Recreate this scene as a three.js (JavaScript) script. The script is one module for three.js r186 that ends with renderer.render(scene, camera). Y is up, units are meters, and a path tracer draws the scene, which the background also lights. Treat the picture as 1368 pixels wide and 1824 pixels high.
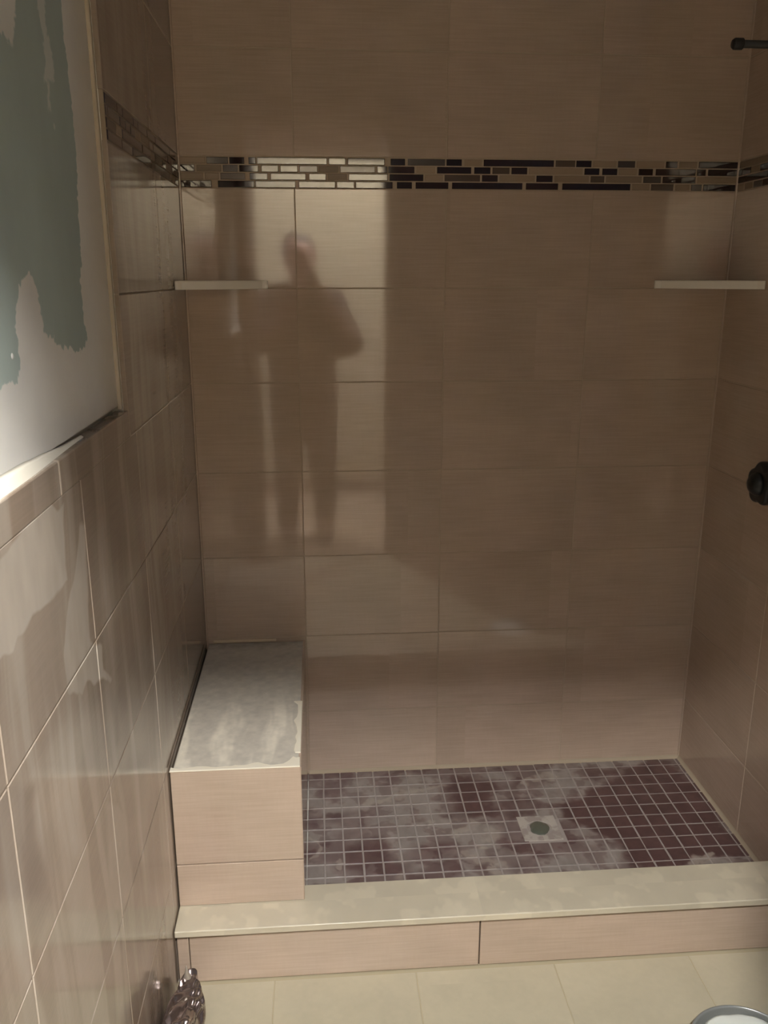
import * as THREE from 'three';
import { mergeGeometries, mergeVertices } from 'three/addons/utils/BufferGeometryUtils.js';
import { MarchingCubes } from 'three/addons/objects/MarchingCubes.js';
import { RoundedBoxGeometry } from 'three/addons/geometries/RoundedBoxGeometry.js';

// ------------------------------------------------------------------ camera, lamp, exposure
const scene = new THREE.Scene();
scene.background = new THREE.Color(0x000000);
const camera = new THREE.PerspectiveCamera(2 * Math.atan(912 / 1521.65) * 180 / Math.PI, 1368 / 1824, 0.01, 30);
camera.position.set(0.3536, 1.5398, 2.4423);
camera.rotation.order = 'YXZ';
camera.rotation.set(-0.2685, -0.0769, 0);
const LAMP = { x: 0.51, y: 2.71, z: 2.99, color: new THREE.Color().setRGB(1, 0.99, 0.95), intensity: 25.5 };
const LAMP_2 = { x: 1.015, y: 2.64, z: 3.0, color: LAMP.color, intensity: 10 };
const renderer = new THREE.WebGLRenderer({ antialias: true });
renderer.toneMapping = THREE.LinearToneMapping;
renderer.toneMappingExposure = 1.12;
renderer.shadowMap.enabled = true;

// ------------------------------------------------------------------ helpers
function rng(seed) { let s = seed >>> 0; return () => { s = (s + 0x6D2B79F5) >>> 0; let t = s; t = Math.imul(t ^ (t >>> 15), t | 1); t ^= t + Math.imul(t ^ (t >>> 7), t | 61); return ((t ^ (t >>> 14)) >>> 0) / 4294967296; }; }
const R = rng(7);
const rr = (a, b) => a + (b - a) * R();
function h2(x, y, s) { let n = Math.imul(x, 374761393) + Math.imul(y, 668265263) + Math.imul(s, 974634541); n = Math.imul(n ^ (n >>> 13), 1274126177); return ((n ^ (n >>> 16)) >>> 0) / 4294967296; }
function vn(x, y, s = 0) {
  const xi = Math.floor(x), yi = Math.floor(y), fx = x - xi, fy = y - yi;
  const u = fx * fx * (3 - 2 * fx), v = fy * fy * (3 - 2 * fy);
  const a = h2(xi, yi, s), b = h2(xi + 1, yi, s), c = h2(xi, yi + 1, s), d = h2(xi + 1, yi + 1, s);
  return a + (b - a) * u + (c - a) * v + (a - b - c + d) * u * v;
}
function fbm(x, y, s = 0, o = 4) { let t = 0, a = 0.5, n = 0; for (let i = 0; i < o; i++) { t += a * vn(x, y, s + i * 17); n += a; a *= 0.5; x *= 2.03; y *= 2.03; } return t / n; }
const clamp = (x, a = 0, b = 1) => Math.min(b, Math.max(a, x));
const ss = (a, b, x) => { const t = clamp((x - a) / (b - a)); return t * t * (3 - 2 * t); };
const mix3 = (a, b, t) => [a[0] + (b[0] - a[0]) * t, a[1] + (b[1] - a[1]) * t, a[2] + (b[2] - a[2]) * t];
const mul3 = (a, k) => [a[0] * k, a[1] * k, a[2] * k];
// signed distance to a polygon (negative inside)
function polyDist(P, x, y) {
  let d = 1e9, inside = false;
  for (let i = 0, j = P.length - 1; i < P.length; j = i++) {
    const [xi, yi] = P[i], [xj, yj] = P[j], ex = xj - xi, ey = yj - yi, wx = x - xi, wy = y - yi;
    const t = clamp((wx * ex + wy * ey) / (ex * ex + ey * ey)), dx = wx - ex * t, dy = wy - ey * t;
    d = Math.min(d, dx * dx + dy * dy);
    if ((yi > y) !== (yj > y) && x < (xj - xi) * (y - yi) / (yj - yi) + xi) inside = !inside;
  }
  return inside ? -Math.sqrt(d) : Math.sqrt(d);
}
function tex(w, h, fn, repeat = true, srgb = true) {            // fn(u, v) -> sRGB 0..255
  const data = new Uint8Array(w * h * 4);
  for (let j = 0; j < h; j++) for (let i = 0; i < w; i++) {
    const c = fn((i + 0.5) / w, (j + 0.5) / h), k = (j * w + i) * 4;
    data[k] = clamp(c[0], 0, 255); data[k + 1] = clamp(c[1], 0, 255); data[k + 2] = clamp(c[2], 0, 255); data[k + 3] = 255;
  }
  const t = new THREE.DataTexture(data, w, h, THREE.RGBAFormat);
  t.magFilter = THREE.LinearFilter; t.minFilter = THREE.LinearMipmapLinearFilter; t.generateMipmaps = true;
  t.wrapS = t.wrapT = repeat ? THREE.RepeatWrapping : THREE.ClampToEdgeWrapping;
  if (srgb) t.colorSpace = THREE.SRGBColorSpace;
  t.needsUpdate = true; return t;
}
const mat = (o) => new THREE.MeshPhysicalMaterial(o);
const counts = {};
function numbered(name) { const n = counts[name] || 0; counts[name] = n + 1; return n ? name + '_' + String(n).padStart(3, '0') : name; }
function mesh(name, geo, m, parent = scene) {
  const o = new THREE.Mesh(geo, m); o.name = parent === scene ? numbered(name) : name;
  o.castShadow = o.receiveShadow = true; parent.add(o); return o;
}
function part(name, geo, m, parent) {
  const k = parent.userData._n || (parent.userData._n = {}); const n = k[name] || 0; k[name] = n + 1;
  return mesh(n ? name + '_' + String(n).padStart(3, '0') : name, geo, m, parent);
}
function group(name, pos = [0, 0, 0], parent = scene) { const g = new THREE.Group(); g.name = parent === scene ? numbered(name) : name; g.position.set(...pos); parent.add(g); return g; }
function thing(name, pos, label, category, grp) { const g = group(name, pos); g.userData.label = label; g.userData.category = category; if (grp) g.userData.group = grp; return g; }
function structure(name, pos = [0, 0, 0]) { const g = group(name, pos); g.userData.kind = 'structure'; return g; }
function box(x0, x1, y0, y1, z0, z1) { const g = new THREE.BoxGeometry(x1 - x0, y1 - y0, z1 - z0); g.translate((x0 + x1) / 2, (y0 + y1) / 2, (z0 + z1) / 2); return worldUV(g); }
function rbox(x0, x1, y0, y1, z0, z1, r = 0.002, s = 2) { const g = new RoundedBoxGeometry(x1 - x0, y1 - y0, z1 - z0, s, r); g.translate((x0 + x1) / 2, (y0 + y1) / 2, (z0 + z1) / 2); return worldUV(g); }
function worldUV(g) {                                           // uv in metres from the dominant normal
  const p = g.attributes.position, n = g.attributes.normal, uv = new Float32Array(p.count * 2);
  for (let i = 0; i < p.count; i++) {
    const ax = Math.abs(n.getX(i)), ay = Math.abs(n.getY(i)), az = Math.abs(n.getZ(i));
    const x = p.getX(i), y = p.getY(i), z = p.getZ(i);
    const [u, v] = ay >= ax && ay >= az ? [x, z] : ax >= az ? [z, y] : [x, y];
    uv[2 * i] = u; uv[2 * i + 1] = v;
  }
  g.setAttribute('uv', new THREE.BufferAttribute(uv, 2)); return g;
}
// a tile lying in the xy plane, its face at z = 0, chamfered edges, closed back at z = -d
function tileGeo(w, h, d, c, uvf) {
  const a = w / 2, b = h / 2, pos = [], uv = [];
  const quad = (...q) => { for (const k of [0, 1, 2, 0, 2, 3]) { pos.push(...q[k]); uv.push(...uvf(q[k][0], q[k][1])); } };
  const F = [[-a + c, -b + c, 0], [a - c, -b + c, 0], [a - c, b - c, 0], [-a + c, b - c, 0]];
  const M = [[-a, -b, -c], [a, -b, -c], [a, b, -c], [-a, b, -c]];
  const B = [[-a, -b, -d], [a, -b, -d], [a, b, -d], [-a, b, -d]];
  quad(...F); quad(B[3], B[2], B[1], B[0]);
  for (let i = 0; i < 4; i++) { const j = (i + 1) % 4; quad(M[i], M[j], F[j], F[i]); quad(B[i], B[j], M[j], M[i]); }
  const g = new THREE.BufferGeometry();
  g.setAttribute('position', new THREE.Float32BufferAttribute(pos, 3));
  g.setAttribute('uv', new THREE.Float32BufferAttribute(uv, 2));
  g.computeVertexNormals(); return g;
}

// ------------------------------------------------------------------ materials
const W = 1.524, FY = -0.054, CEIL = 2.84;                                   // shower width, bathroom floor level
const TILE = [184, 163, 143];
const linen = (x, y, s) => {                                    // beige porcelain with a fine horizontal linen grain
  const f = (fbm(x * 14, y * 420, s, 2) - 0.5) * 0.06 + (fbm(x * 260, y * 36, s + 3, 2) - 0.5) * 0.015 + (fbm(x * 5, y * 7, s + 9, 3) - 0.5) * 0.10;
  return 1 + f;
};
const tileMap = tex(1024, 1024, (u, v) => { const x = u * 0.9, y = v * 0.9, k = linen(x, y, 1); return [TILE[0] * k, TILE[1] * k * (1 - 0.01 * fbm(x * 3, y * 3, 50, 2)), TILE[2] * (k * 1.1 - 0.1)]; });
const TILE_ROUGH = 0.06;
const tileMat = mat({ map: tileMap, roughness: TILE_ROUGH, ior: 1.62 });
const grout = mat({ color: 0xb3a08b, roughness: 0.85 });
const groutFloor = mat({ color: 0x9c918a, roughness: 0.9 });

// left wall: the same tile under dried grout haze wiped in vertical strokes; map spans z 0..2.44, y -0.06..2.44
const P1 = [[1.62, 1.25], [1.478, 1.251], [1.275, 1.253], [1.301, 1.164], [1.295, 1.133], [1.317, 1.133], [1.431, 1.15], [1.455, 1.145], [1.496, 1.141], [1.516, 1.125], [1.553, 1.135], [1.64, 1.12]];
const P2 = [[1.211, 1.19], [1.183, 1.178], [1.194, 1.074], [1.203, 1.004], [1.153, 0.973], [1.153, 0.923], [1.106, 0.89], [1.144, 0.894], [1.237, 0.936], [1.273, 0.927], [1.339, 0.993], [1.34, 1.044], [1.314, 1.078]];
const P3 = [[1.54, 0.955], [1.498, 0.942], [1.50, 0.869], [1.48, 0.75], [1.571, 0.74]];
const P4 = [[1.222, 0.732], [1.092, 0.633], [1.11, 0.459], [1.228, 0.557]];
const leftMap = tex(1536, 1536, (u, v) => {
  const z = u * 2.5, y = v * 2.5 - 0.06, k = linen(z + 3, y + 1, 4);
  const wz = z + (fbm(z * 14, y * 9, 61, 3) - 0.5) * 0.05, wy = y + (fbm(z * 11, y * 12, 71, 3) - 0.5) * 0.06;
  let hz = 0.05 + 0.42 * ss(0.40, 0.70, fbm(z * 24 + (fbm(z * 4, y * 4, 33, 2) - 0.5) * 1.2, y * 1.6, 21, 4)) + 0.25 * ss(0.45, 0.62, fbm(z * 9, y * 3, 27, 3));
  hz *= 0.30 + 0.60 * ss(0.35, 0.9, z) * (1 - 0.6 * ss(1.2, 1.6, y));
  hz = Math.max(hz, 0.9 * ss(0.004, -0.006, polyDist(P1, wz, wy)), 0.85 * ss(0.005, -0.006, polyDist(P2, wz, wy)));
  hz *= 1 - 0.75 * ss(0.01, -0.02, polyDist(P3, wz, wy));
  hz = Math.max(hz, 0.42 * ss(0.02, -0.01, polyDist(P4, wz, wy)));
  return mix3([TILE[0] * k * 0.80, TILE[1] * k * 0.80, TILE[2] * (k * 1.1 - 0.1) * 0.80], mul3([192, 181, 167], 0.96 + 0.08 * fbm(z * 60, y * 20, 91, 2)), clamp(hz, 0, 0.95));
}, false);
const leftTileMat = mat({ map: leftMap, roughness: 0.11, ior: 1.7 });
const leftUV = (zc, yc) => (lx, ly) => [(zc - lx) / 2.5, (yc + ly + 0.06) / 2.5];

const glassDark = [0x2e1c1a, 0x35211d, 0x2a1b1c].map(c => mat({ color: c, roughness: 0.05, ior: 1.65 }));
const glassTaupe = [0x5d4d42, 0x524842, 0x635446].map(c => mat({ color: c, roughness: 0.14, ior: 1.6 }));
const stoneBeige = [0x94806a, 0x9d8871, 0x877561].map(c => mat({ color: c, roughness: 0.5 }));
const white = mat({ color: 0xe9e4da, roughness: 0.75 });
const rawWall = mat({ color: 0xc8d4ea, roughness: 0.8 });
const hallPaint = mat({ color: 0xa89779, roughness: 0.85 });

// ------------------------------------------------------------------ structure: back wall
const JOINT = 0.0024, TH = 0.2585, BAND0 = 1.768, BAND1 = 1.846;
const rowsBelow = []; { let y = BAND0 - 0.001; while (y > 0.01) { rowsBelow.push([Math.max(0.002, y - TH + JOINT), y]); y -= TH; } }
const rowsAbove = [[BAND1 + 0.002, 2.104], [2.107, 2.362], [2.365, CEIL - 0.005]];
const rows = [...rowsBelow, ...rowsAbove];
const backCols = [[0.0004, 0.3005], [0.3029, 0.7098], [0.7122, 1.1188], [1.1212, W - 0.0004]];
const wallBack = structure('wall_back');
part('backing', box(-0.14, W + 0.14, FY - 0.1, CEIL, -0.14, -0.009), white, wallBack);
part('grout', box(0, W, -0.02, CEIL, -0.009, -0.0012), grout, wallBack);
const backTilt = { '0,0': [0.0040, 0.0006], '0,1': [0.0006, 0], '1,0': [0.0012, 0.0005], '1,1': [0, 0], '3,0': [-0.001, 0.001], '4,0': [0.001, 0.0015], '5,1': [-0.001, -0.001] };
rows.forEach(([y0, y1], i) => backCols.forEach(([x0, x1], j) => {
  const ox = rr(0, 9), oy = rr(0, 9);
  const t = part('tile', tileGeo(x1 - x0, y1 - y0, 0.009, 0.0008, (x, y) => [(x + ox) / 0.9, (y + oy) / 0.9]), tileMat, wallBack);
  t.position.set((x0 + x1) / 2, (y0 + y1) / 2, 0);
  const q = backTilt[i + ',' + j] || [rr(-0.0007, 0.0007), rr(-0.0007, 0.0007)];
  t.rotation.set(q[0], q[1], 0);
  if (y0 > BAND1 && y0 < 1.9) t.rotation.x -= 0.002;
}));
// grout fillets in the two inside corners
for (const [cx, sx] of [[0, 1], [W, -1]]) {
  const g = new THREE.CylinderGeometry(0.0045, 0.0045, CEIL - 0.01, 4, 1); g.rotateY(0); g.translate(cx, (CEIL - 0.01) / 2, 0);
  part('corner_grout', worldUV(g), tileMat, wallBack);
}
// the mosaic band: strips read off row by row as [x0, x1, kind] in metres (d dark glass, t taupe glass, b beige stone)
const px = (a) => (a - 323) / 987 * W;
const c5 = (a) => px(190 + a / 3.42), c6 = (a) => px(560 + a / 3.42), c7 = (a) => px(968 + a / 3.42);
const bandRows = [
  [[c5(455), c5(610), 'b'], [c5(615), c5(742), 't'], [c5(747), c5(836), 'd'], [c5(858), c5(902), 'd'], [c5(908), c5(1318), 'd'], [c5(1330), c6(48), 'd'], [c6(62), c6(162), 'd'], [c6(175), c6(395), 'd'], [c6(428), c6(516), 'd'], [c6(530), c6(755), 't'], [c6(762), c6(856), 'd'], [c6(868), c6(978), 'b'], [c6(986), c7(20), 'd'], [c7(28), c7(150), 't'], [c7(155), c7(250), 'd'], [c7(258), c7(405), 'b'], [c7(412), c7(520), 't'], [c7(528), c7(702), 'b'], [c7(710), c7(784), 'd'], [c7(792), c7(908), 'b'], [c7(916), c7(1185), 'd']],
  [[c5(450), c5(546), 'd'], [c5(556), c5(700), 'b'], [c5(708), c5(796), 't'], [c5(803), c5(915), 'd'], [c5(932), c5(1032), 'd'], [c5(1042), c5(1146), 'd'], [c5(1154), c5(1262), 't'], [c5(1270), c6(120), 'b'], [c6(128), c6(338), 't'], [c6(348), c6(410), 'd'], [c6(414), c6(572), 'd'], [c6(582), c6(696), 'b'], [c6(706), c6(914), 'd'], [c6(930), c6(1030), 'd'], [c6(1040), c6(1146), 't'], [c6(1156), c6(1254), 'd'], [c6(1262), c7(198), 'b'], [c7(208), c7(302), 'd'], [c7(318), c7(412), 'd'], [c7(420), c7(535), 'b'], [c7(544), c7(634), 'd'], [c7(650), c7(902), 'd'], [c7(909), c7(966), 'd'], [c7(978), c7(1178), 'd']],
  [[c5(450), c5(595), 'b'], [c5(602), c5(684), 'b'], [c5(692), c5(838), 't'], [c5(862), c5(968), 'd'], [c5(984), c5(1192), 'd'], [c5(1210), c5(1312), 'd'], [c5(1322), c6(46), 'd'], [c6(54), c6(170), 'b'], [c6(178), c6(412), 'd'], [c6(422), c6(626), 'd'], [c6(634), c6(744), 'b'], [c6(752), c6(968), 't'], [c6(978), c6(1076), 'd'], [c6(1084), c6(1302), 'b'], [c6(1310), c7(16), 'd'], [c7(24), c7(240), 'b'], [c7(248), c7(335), 't'], [c7(343), c7(568), 'b'], [c7(576), c7(688), 't'], [c7(697), c7(906), 'd'], [c7(914), c7(1175), 'b']],
  [[c5(450), c5(640), 'd'], [c5(675), c5(888), 'd'], [c5(894), c5(1130), 'd'], [c5(1148), c6(100), 'd'], [c6(108), c6(212), 'd'], [c6(220), c6(442), 'd'], [c6(466), c6(558), 'd'], [c6(578), c6(778), 'd'], [c6(798), c6(1228), 'd'], [c6(1248), c7(52), 'd'], [c7(76), c7(500), 'd'], [c7(508), c7(620), 'b'], [c7(628), c7(770), 't'], [c7(778), c7(872), 'b'], [c7(880), c7(948), 't'], [c7(956), c7(1162), 'd']],
];
const BH = (BAND1 - BAND0) / 4, SH = BH - 0.003;
const pick = (k) => { const L = k === 'd' ? glassDark : k === 't' ? glassTaupe : stoneBeige; return L[Math.floor(R() * 3)]; };
const uv0 = (x, y) => [x, y];
function strip(parent, w, kind, place) {
  const s = part('mosaic_tile', tileGeo(w, SH, 0.007, 0.0012, uv0), pick(kind), parent);
  place(s); return s;
}
const bandBack = group('mosaic_band', [0, 0, 0], wallBack);
bandRows.forEach((row, i) => {
  const y = BAND1 - (i + 0.5) * BH;
  row.forEach(([x0, x1, k]) => {
    x0 = Math.max(0.002, x0); x1 = Math.min(W - 0.002, x1); if (x1 - x0 < 0.006) return;
    strip(bandBack, x1 - x0 - 0.001, k, s => { s.position.set((x0 + x1) / 2, y, 0.0004); s.rotation.set(rr(-0.004, 0.004), rr(-0.003, 0.003), 0); });
  });
});
function randomBand(parent, a, b, place) {
  for (let i = 0; i < 4; i++) {
    const y = BAND1 - (i + 0.5) * BH; let x = a + 0.002 - (i ? rr(0, 0.03) : 0), last = '';
    while (x < b - 0.008) {
      const L = [0.044, 0.044, 0.094, 0.094, 0.19][Math.floor(R() * 5)];
      const k = R() < 0.5 ? 'd' : R() < 0.6 ? 'b' : 't';
      const x0 = Math.max(a + 0.002, x), x1 = Math.min(b - 0.002, x + L);
      if (x1 - x0 > 0.008) strip(parent, x1 - x0, k, s => place(s, (x0 + x1) / 2, y));
      x += L + 0.003;
    }
  }
}

// ------------------------------------------------------------------ structure: left wall
const EDGE = 0.822, DW = -0.016, Z1 = 2.42;
const wallLeft = structure('wall_left');
part('backing', box(-0.16, -0.03, FY - 0.1, CEIL, -0.009, Z1), white, wallLeft);
part('backer_board', mergeGeometries([box(-0.03, -0.009, FY, CEIL, -0.009, EDGE - 0.002), box(-0.03, -0.009, FY, 1.296, EDGE - 0.002, Z1)]), white, wallLeft);
part('grout', mergeGeometries([box(-0.009, -0.0012, FY, CEIL - 0.005, 0, EDGE - 0.003), box(-0.009, -0.0012, FY, 1.296, EDGE - 0.003, Z1)]), mat({ color: 0x988773, roughness: 0.85 }), wallLeft);
function leftTile(z0, z1, y0, y1, name = 'tile') {
  const zc = (z0 + z1) / 2, yc = (y0 + y1) / 2;
  const t = part(name, tileGeo(z1 - z0, y1 - y0, 0.009, 0.0012, leftUV(zc, yc)), leftTileMat, wallLeft);
  t.position.set(0, yc, zc); t.rotation.set(0, Math.PI / 2 + rr(-0.0008, 0.0008), 0); return t;
}
const leftRows = [...rowsBelow]; leftRows[leftRows.length - 1] = [-0.0515, rowsBelow[rowsBelow.length - 1][1]];
const LY = 1.2465;
const leftCols = [[0.0006, 0.3665], [0.3695, 0.7685], [0.7715, 1.1775], [1.1805, 1.5755], [1.5785, 1.9755], [1.9785, Z1 - 0.002]];
leftRows.forEach(([y0, y1]) => {
  if (y1 > 1.3) { leftTile(0.0006, 0.3665, y0, y1); leftTile(0.3695, EDGE, y0, y1); }
  else leftCols.forEach(([a, b]) => leftTile(a, b, y0, y1));
});
rowsAbove.forEach(([y0, y1]) => { leftTile(0.0006, 0.3665, y0, y1); leftTile(0.3695, EDGE, y0, y1); });
const bandLeft = group('mosaic_band', [0, 0, 0], wallLeft);
randomBand(bandLeft, 0, EDGE - 0.006, (s, z, y) => { s.position.set(0.0004, y, z); s.rotation.set(0, Math.PI / 2 + rr(-0.004, 0.004), 0); });
// the narrow trim course that caps the wainscot, with its top face
for (const [a, b] of [[EDGE + 0.002, 1.275], [1.278, 1.676], [1.679, 2.08], [2.083, Z1 - 0.002]]) {
  const g = new RoundedBoxGeometry(0.026, 0.0505, b - a, 2, 0.003), uv = g.attributes.uv, p = g.attributes.position;
  for (let i = 0; i < p.count; i++) uv.setXY(i, ((a + b) / 2 + p.getZ(i)) / 2.5, (1.2745 + p.getY(i) + 0.06 + p.getX(i)) / 2.5);
  const t = part('trim_tile', g, leftTileMat, wallLeft); t.position.set(-0.0125, 1.2745, (a + b) / 2);
}
// ridge of joint compound left on top of the trim
{
  const pos = [], idx = [], N = 60;
  for (let i = 0; i <= N; i++) {
    const z = 1.10 + (Z1 - 1.102) * i / N, k = ss(0, 0.25, i / N), e = 0.0015 * fbm(z * 30, 1, 5, 2);
    const x1 = DW - 0.001, x2 = -0.011 + 0.008 * k, y0 = 1.2985, top = 1.302 + 0.016 * k + e;
    pos.push(x1, y0, z, x1, top, z, (x1 + x2) / 2, (top + 1.3005) / 2 + 0.001, z, x2, 1.3005, z, x2, y0, z);
  }
  for (let i = 0; i < N; i++) for (let k = 0; k < 5; k++) { const a = i * 5 + k, b = i * 5 + (k + 1) % 5, c = a + 5, d = b + 5; idx.push(a, c, b, b, c, d); }
  for (const o of [0, N * 5]) for (let k = 1; k < 4; k++) o ? idx.push(o, o + k + 1, o + k) : idx.push(o, o + k, o + k + 1);
  const g = new THREE.BufferGeometry(); g.setAttribute('position', new THREE.Float32BufferAttribute(pos, 3)); g.setIndex(idx); g.computeVertexNormals();
  part('joint_compound', worldUV(g), mat({ color: 0xe6dfcf, roughness: 0.7 }), wallLeft);
}
// moisture-resistant drywall: green face, white joint compound trowelled round it. Map spans z 0.8..2.42, y 1.3..CEIL
const GREEN = [[0.97, 2.9], [0.98, 2.05], [0.984, 1.937], [0.988, 1.891], [0.977, 1.855], [0.975, 1.824], [0.972, 1.761], [0.976, 1.704], [0.985, 1.67], [0.996, 1.602], [0.998, 1.56], [1.017, 1.534], [1.018, 1.483], [1.007, 1.447], [1.018, 1.437], [1.048, 1.428], [1.071, 1.427], [1.108, 1.439], [1.138, 1.439], [1.177, 1.449], [1.183, 1.455], [1.218, 1.466], [1.226, 1.472], [1.228, 1.487], [1.233, 1.51], [1.243, 1.535], [1.262, 1.547], [1.28, 1.54], [1.298, 1.532], [1.32, 1.515], [1.333, 1.495], [1.339, 1.479], [1.331, 1.465], [1.337, 1.434], [1.35, 1.416], [1.393, 1.417], [1.412, 1.416], [1.62, 1.43], [1.9, 1.40], [2.5, 1.42], [2.5, 2.9]];
const MUD = [
  [[1.202, 1.876], [1.223, 1.833], [1.234, 1.818], [1.257, 1.821], [1.276, 1.823], [1.34, 1.84], [1.36, 2.1], [1.19, 2.1]],
  [[1.09, 2.05], [1.06, 2.05], [1.069, 1.913], [1.075, 1.88], [1.07, 1.87], [1.055, 1.838], [1.057, 1.815], [1.095, 1.801], [1.111, 1.804], [1.098, 1.829], [1.096, 1.871], [1.11, 1.902]],
  [[1.097, 1.8], [1.086, 1.802], [1.092, 1.769], [1.104, 1.767]],
];
const dryMap = tex(1536, 1024, (u, v) => {
  const z = 0.8 + u * 1.62, y = 1.3 + v * 1.56;
  const wz = z + (fbm(z * 120, y * 120, 5, 2) - 0.5) * 0.012, wy = y + (fbm(z * 110, y * 130, 8, 2) - 0.5) * 0.014;
  let g = ss(0.0015, -0.0015, polyDist(GREEN, wz, wy));
  MUD.forEach((P, i) => { g *= 1 - (i ? 0.65 : 0.9) * ss(0.003, -0.003, polyDist(P, wz, wy)); });
  for (const [a, b, r] of [[1.081, 1.748, 0.006]]) g *= 1 - 0.6 * ss(r, r * 0.4, Math.hypot(z - a, y - b));
  const gr = mul3([182, 195, 188], 0.94 + 0.12 * fbm(z * 9, y * 5, 31, 4));
  const wh = mul3(mix3([240, 236, 228], [228, 219, 203], ss(1.0, 0.85, z)), 0.95 + 0.09 * fbm(z * 7, y * 10, 41, 4));
  return mix3(wh, gr, g);
}, false);
{
  const g = box(-0.03, DW, 1.309, CEIL - 0.002, EDGE, Z1 - 0.001), p = g.attributes.position, uv = g.attributes.uv;
  for (let i = 0; i < p.count; i++) uv.setXY(i, (p.getZ(i) - 0.8) / 1.62, (p.getY(i) - 1.3) / 1.56);
  const d = part('drywall', g, mat({ map: dryMap, roughness: 0.7 }), wallLeft);
  d.userData.label = 'green drywall face with white joint compound trowelled in ragged patches';
  const s = part('screw', new THREE.SphereGeometry(0.004, 12, 8), mat({ color: 0xe8e8e4, roughness: 0.3 }), wallLeft);
  s.scale.set(0.35, 1, 1); s.position.set(DW, 1.447, 1.36);
  // compound bead running up the cut tile edge
  part('corner_bead', rbox(DW - 0.002, -0.0095, 1.302, CEIL - 0.004, EDGE - 0.001, EDGE + 0.012, 0.003), mat({ color: 0xb8aa95, roughness: 0.8 }), wallLeft);
}

// ------------------------------------------------------------------ structure: right wall of the shower
const wallRight = structure('wall_right');
part('backing', box(W + 0.009, W + 0.14, FY - 0.1, CEIL, -0.009, 0.80), white, wallRight);
part('grout', box(W + 0.0012, W + 0.009, FY, CEIL - 0.002, 0, 0.797), grout, wallRight);
const rightRows = [...rowsBelow]; rightRows[rightRows.length - 1] = [FY + 0.002, rowsBelow[rowsBelow.length - 1][1]];
[...rightRows, ...rowsAbove].forEach(([y0, y1]) => {
  for (const [a, b] of [[0.0006, 0.4085], [0.4115, 0.798]]) {
    const ox = rr(0, 9), oy = rr(0, 9);
    const t = part('tile', tileGeo(b - a, y1 - y0, 0.009, 0.0012, (x, y) => [(x + ox) / 0.9, (y + oy) / 0.9]), tileMat, wallRight);
    t.position.set(W, (y0 + y1) / 2, (a + b) / 2); t.rotation.set(0, -Math.PI / 2 + rr(-0.0008, 0.0008), 0);
  }
});
const bandRight = group('mosaic_band', [0, 0, 0], wallRight);
randomBand(bandRight, 0, 0.796, (s, z, y) => { s.position.set(W - 0.0004, y, z); s.rotation.set(0, -Math.PI / 2 + rr(-0.004, 0.004), 0); });

// ------------------------------------------------------------------ structure: rest of the bathroom, doorway, hall
const HZ = 3.95, HEAD = 2.32;
{
  const s = structure('wall_side'); part('painted_wall', box(W + 0.14, 2.4, FY - 0.1, CEIL, 0.68, 0.80), rawWall, s);
  const s2 = structure('wall_bathroom'); part('painted_wall', box(2.4, 2.52, FY - 0.1, CEIL, 0.68, 2.42), rawWall, s2);
  const f = structure('wall_front');
  part('painted_wall', mergeGeometries([box(-1.1, 0.012, FY - 0.1, CEIL, 2.42, 2.54), box(0.758, 2.52, FY - 0.1, CEIL, 2.42, 2.54), box(0.012, 0.758, HEAD + 0.018, CEIL, 2.42, 2.54)]), rawWall, f);
  const j = structure('trim_1'); const jm = mat({ color: 0x5d4a3a, roughness: 0.6 });
  part('jamb', rbox(0.012, 0.03, FY, HEAD + 0.018, 2.418, 2.542, 0.002), jm, j); part('jamb', rbox(0.74, 0.758, FY, HEAD + 0.018, 2.418, 2.542, 0.002), jm, j);
  part('head_jamb', rbox(0.03, 0.74, HEAD, HEAD + 0.018, 2.418, 2.542, 0.002), jm, j);
  const h = structure('wall_hall'); part('painted_wall', box(-1.1, 2.52, FY - 0.1, CEIL, HZ, HZ + 0.12), hallPaint, h);
  const cor = structure('trim_2'); part('cornice_board', rbox(-1.1, 2.52, 2.335, CEIL, HZ - 0.025, HZ, 0.003), mat({ color: 0x1d1510, roughness: 1, specularIntensity: 0.15 }), cor);
  const hl = structure('wall_hall_left'); part('painted_wall', box(-1.22, -1.1, FY - 0.1, CEIL, 2.42, HZ + 0.12), rawWall, hl);
  const hr = structure('wall_hall_right'); part('painted_wall', box(2.52, 2.64, FY - 0.1, CEIL, 2.42, HZ + 0.12), rawWall, hr);
  const bb = structure('baseboard_hall'); part('board', rbox(-1.1, 2.52, FY, 0.05, HZ - 0.014, HZ, 0.003), jm, bb);
  const c = structure('ceiling'); part('slab', box(-1.22, 2.64, CEIL, CEIL + 0.1, -0.14, HZ + 0.12), mat({ color: 0xe0e6f2, roughness: 0.9 }), c);
  const hf = structure('floor_hall');
  const woodMap = tex(512, 512, (u, v) => { const k = 0.9 + 0.2 * fbm(u * 8, v * 90, 3, 3); return mul3([168, 146, 122], k); });
  const wm = mat({ map: woodMap, roughness: 0.35 });
  part('base', box(-1.1, 2.52, FY - 0.1, FY - 0.012, 2.42, HZ), white, hf);
  for (let k = 0; k * 0.14 + 2.42 < HZ; k++) { const z0 = 2.42 + k * 0.14; part('plank', rbox(-1.1, 2.52, FY - 0.012, FY, z0 + 0.0008, Math.min(HZ, z0 + 0.1392), 0.001), wm, hf); }
}
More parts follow.
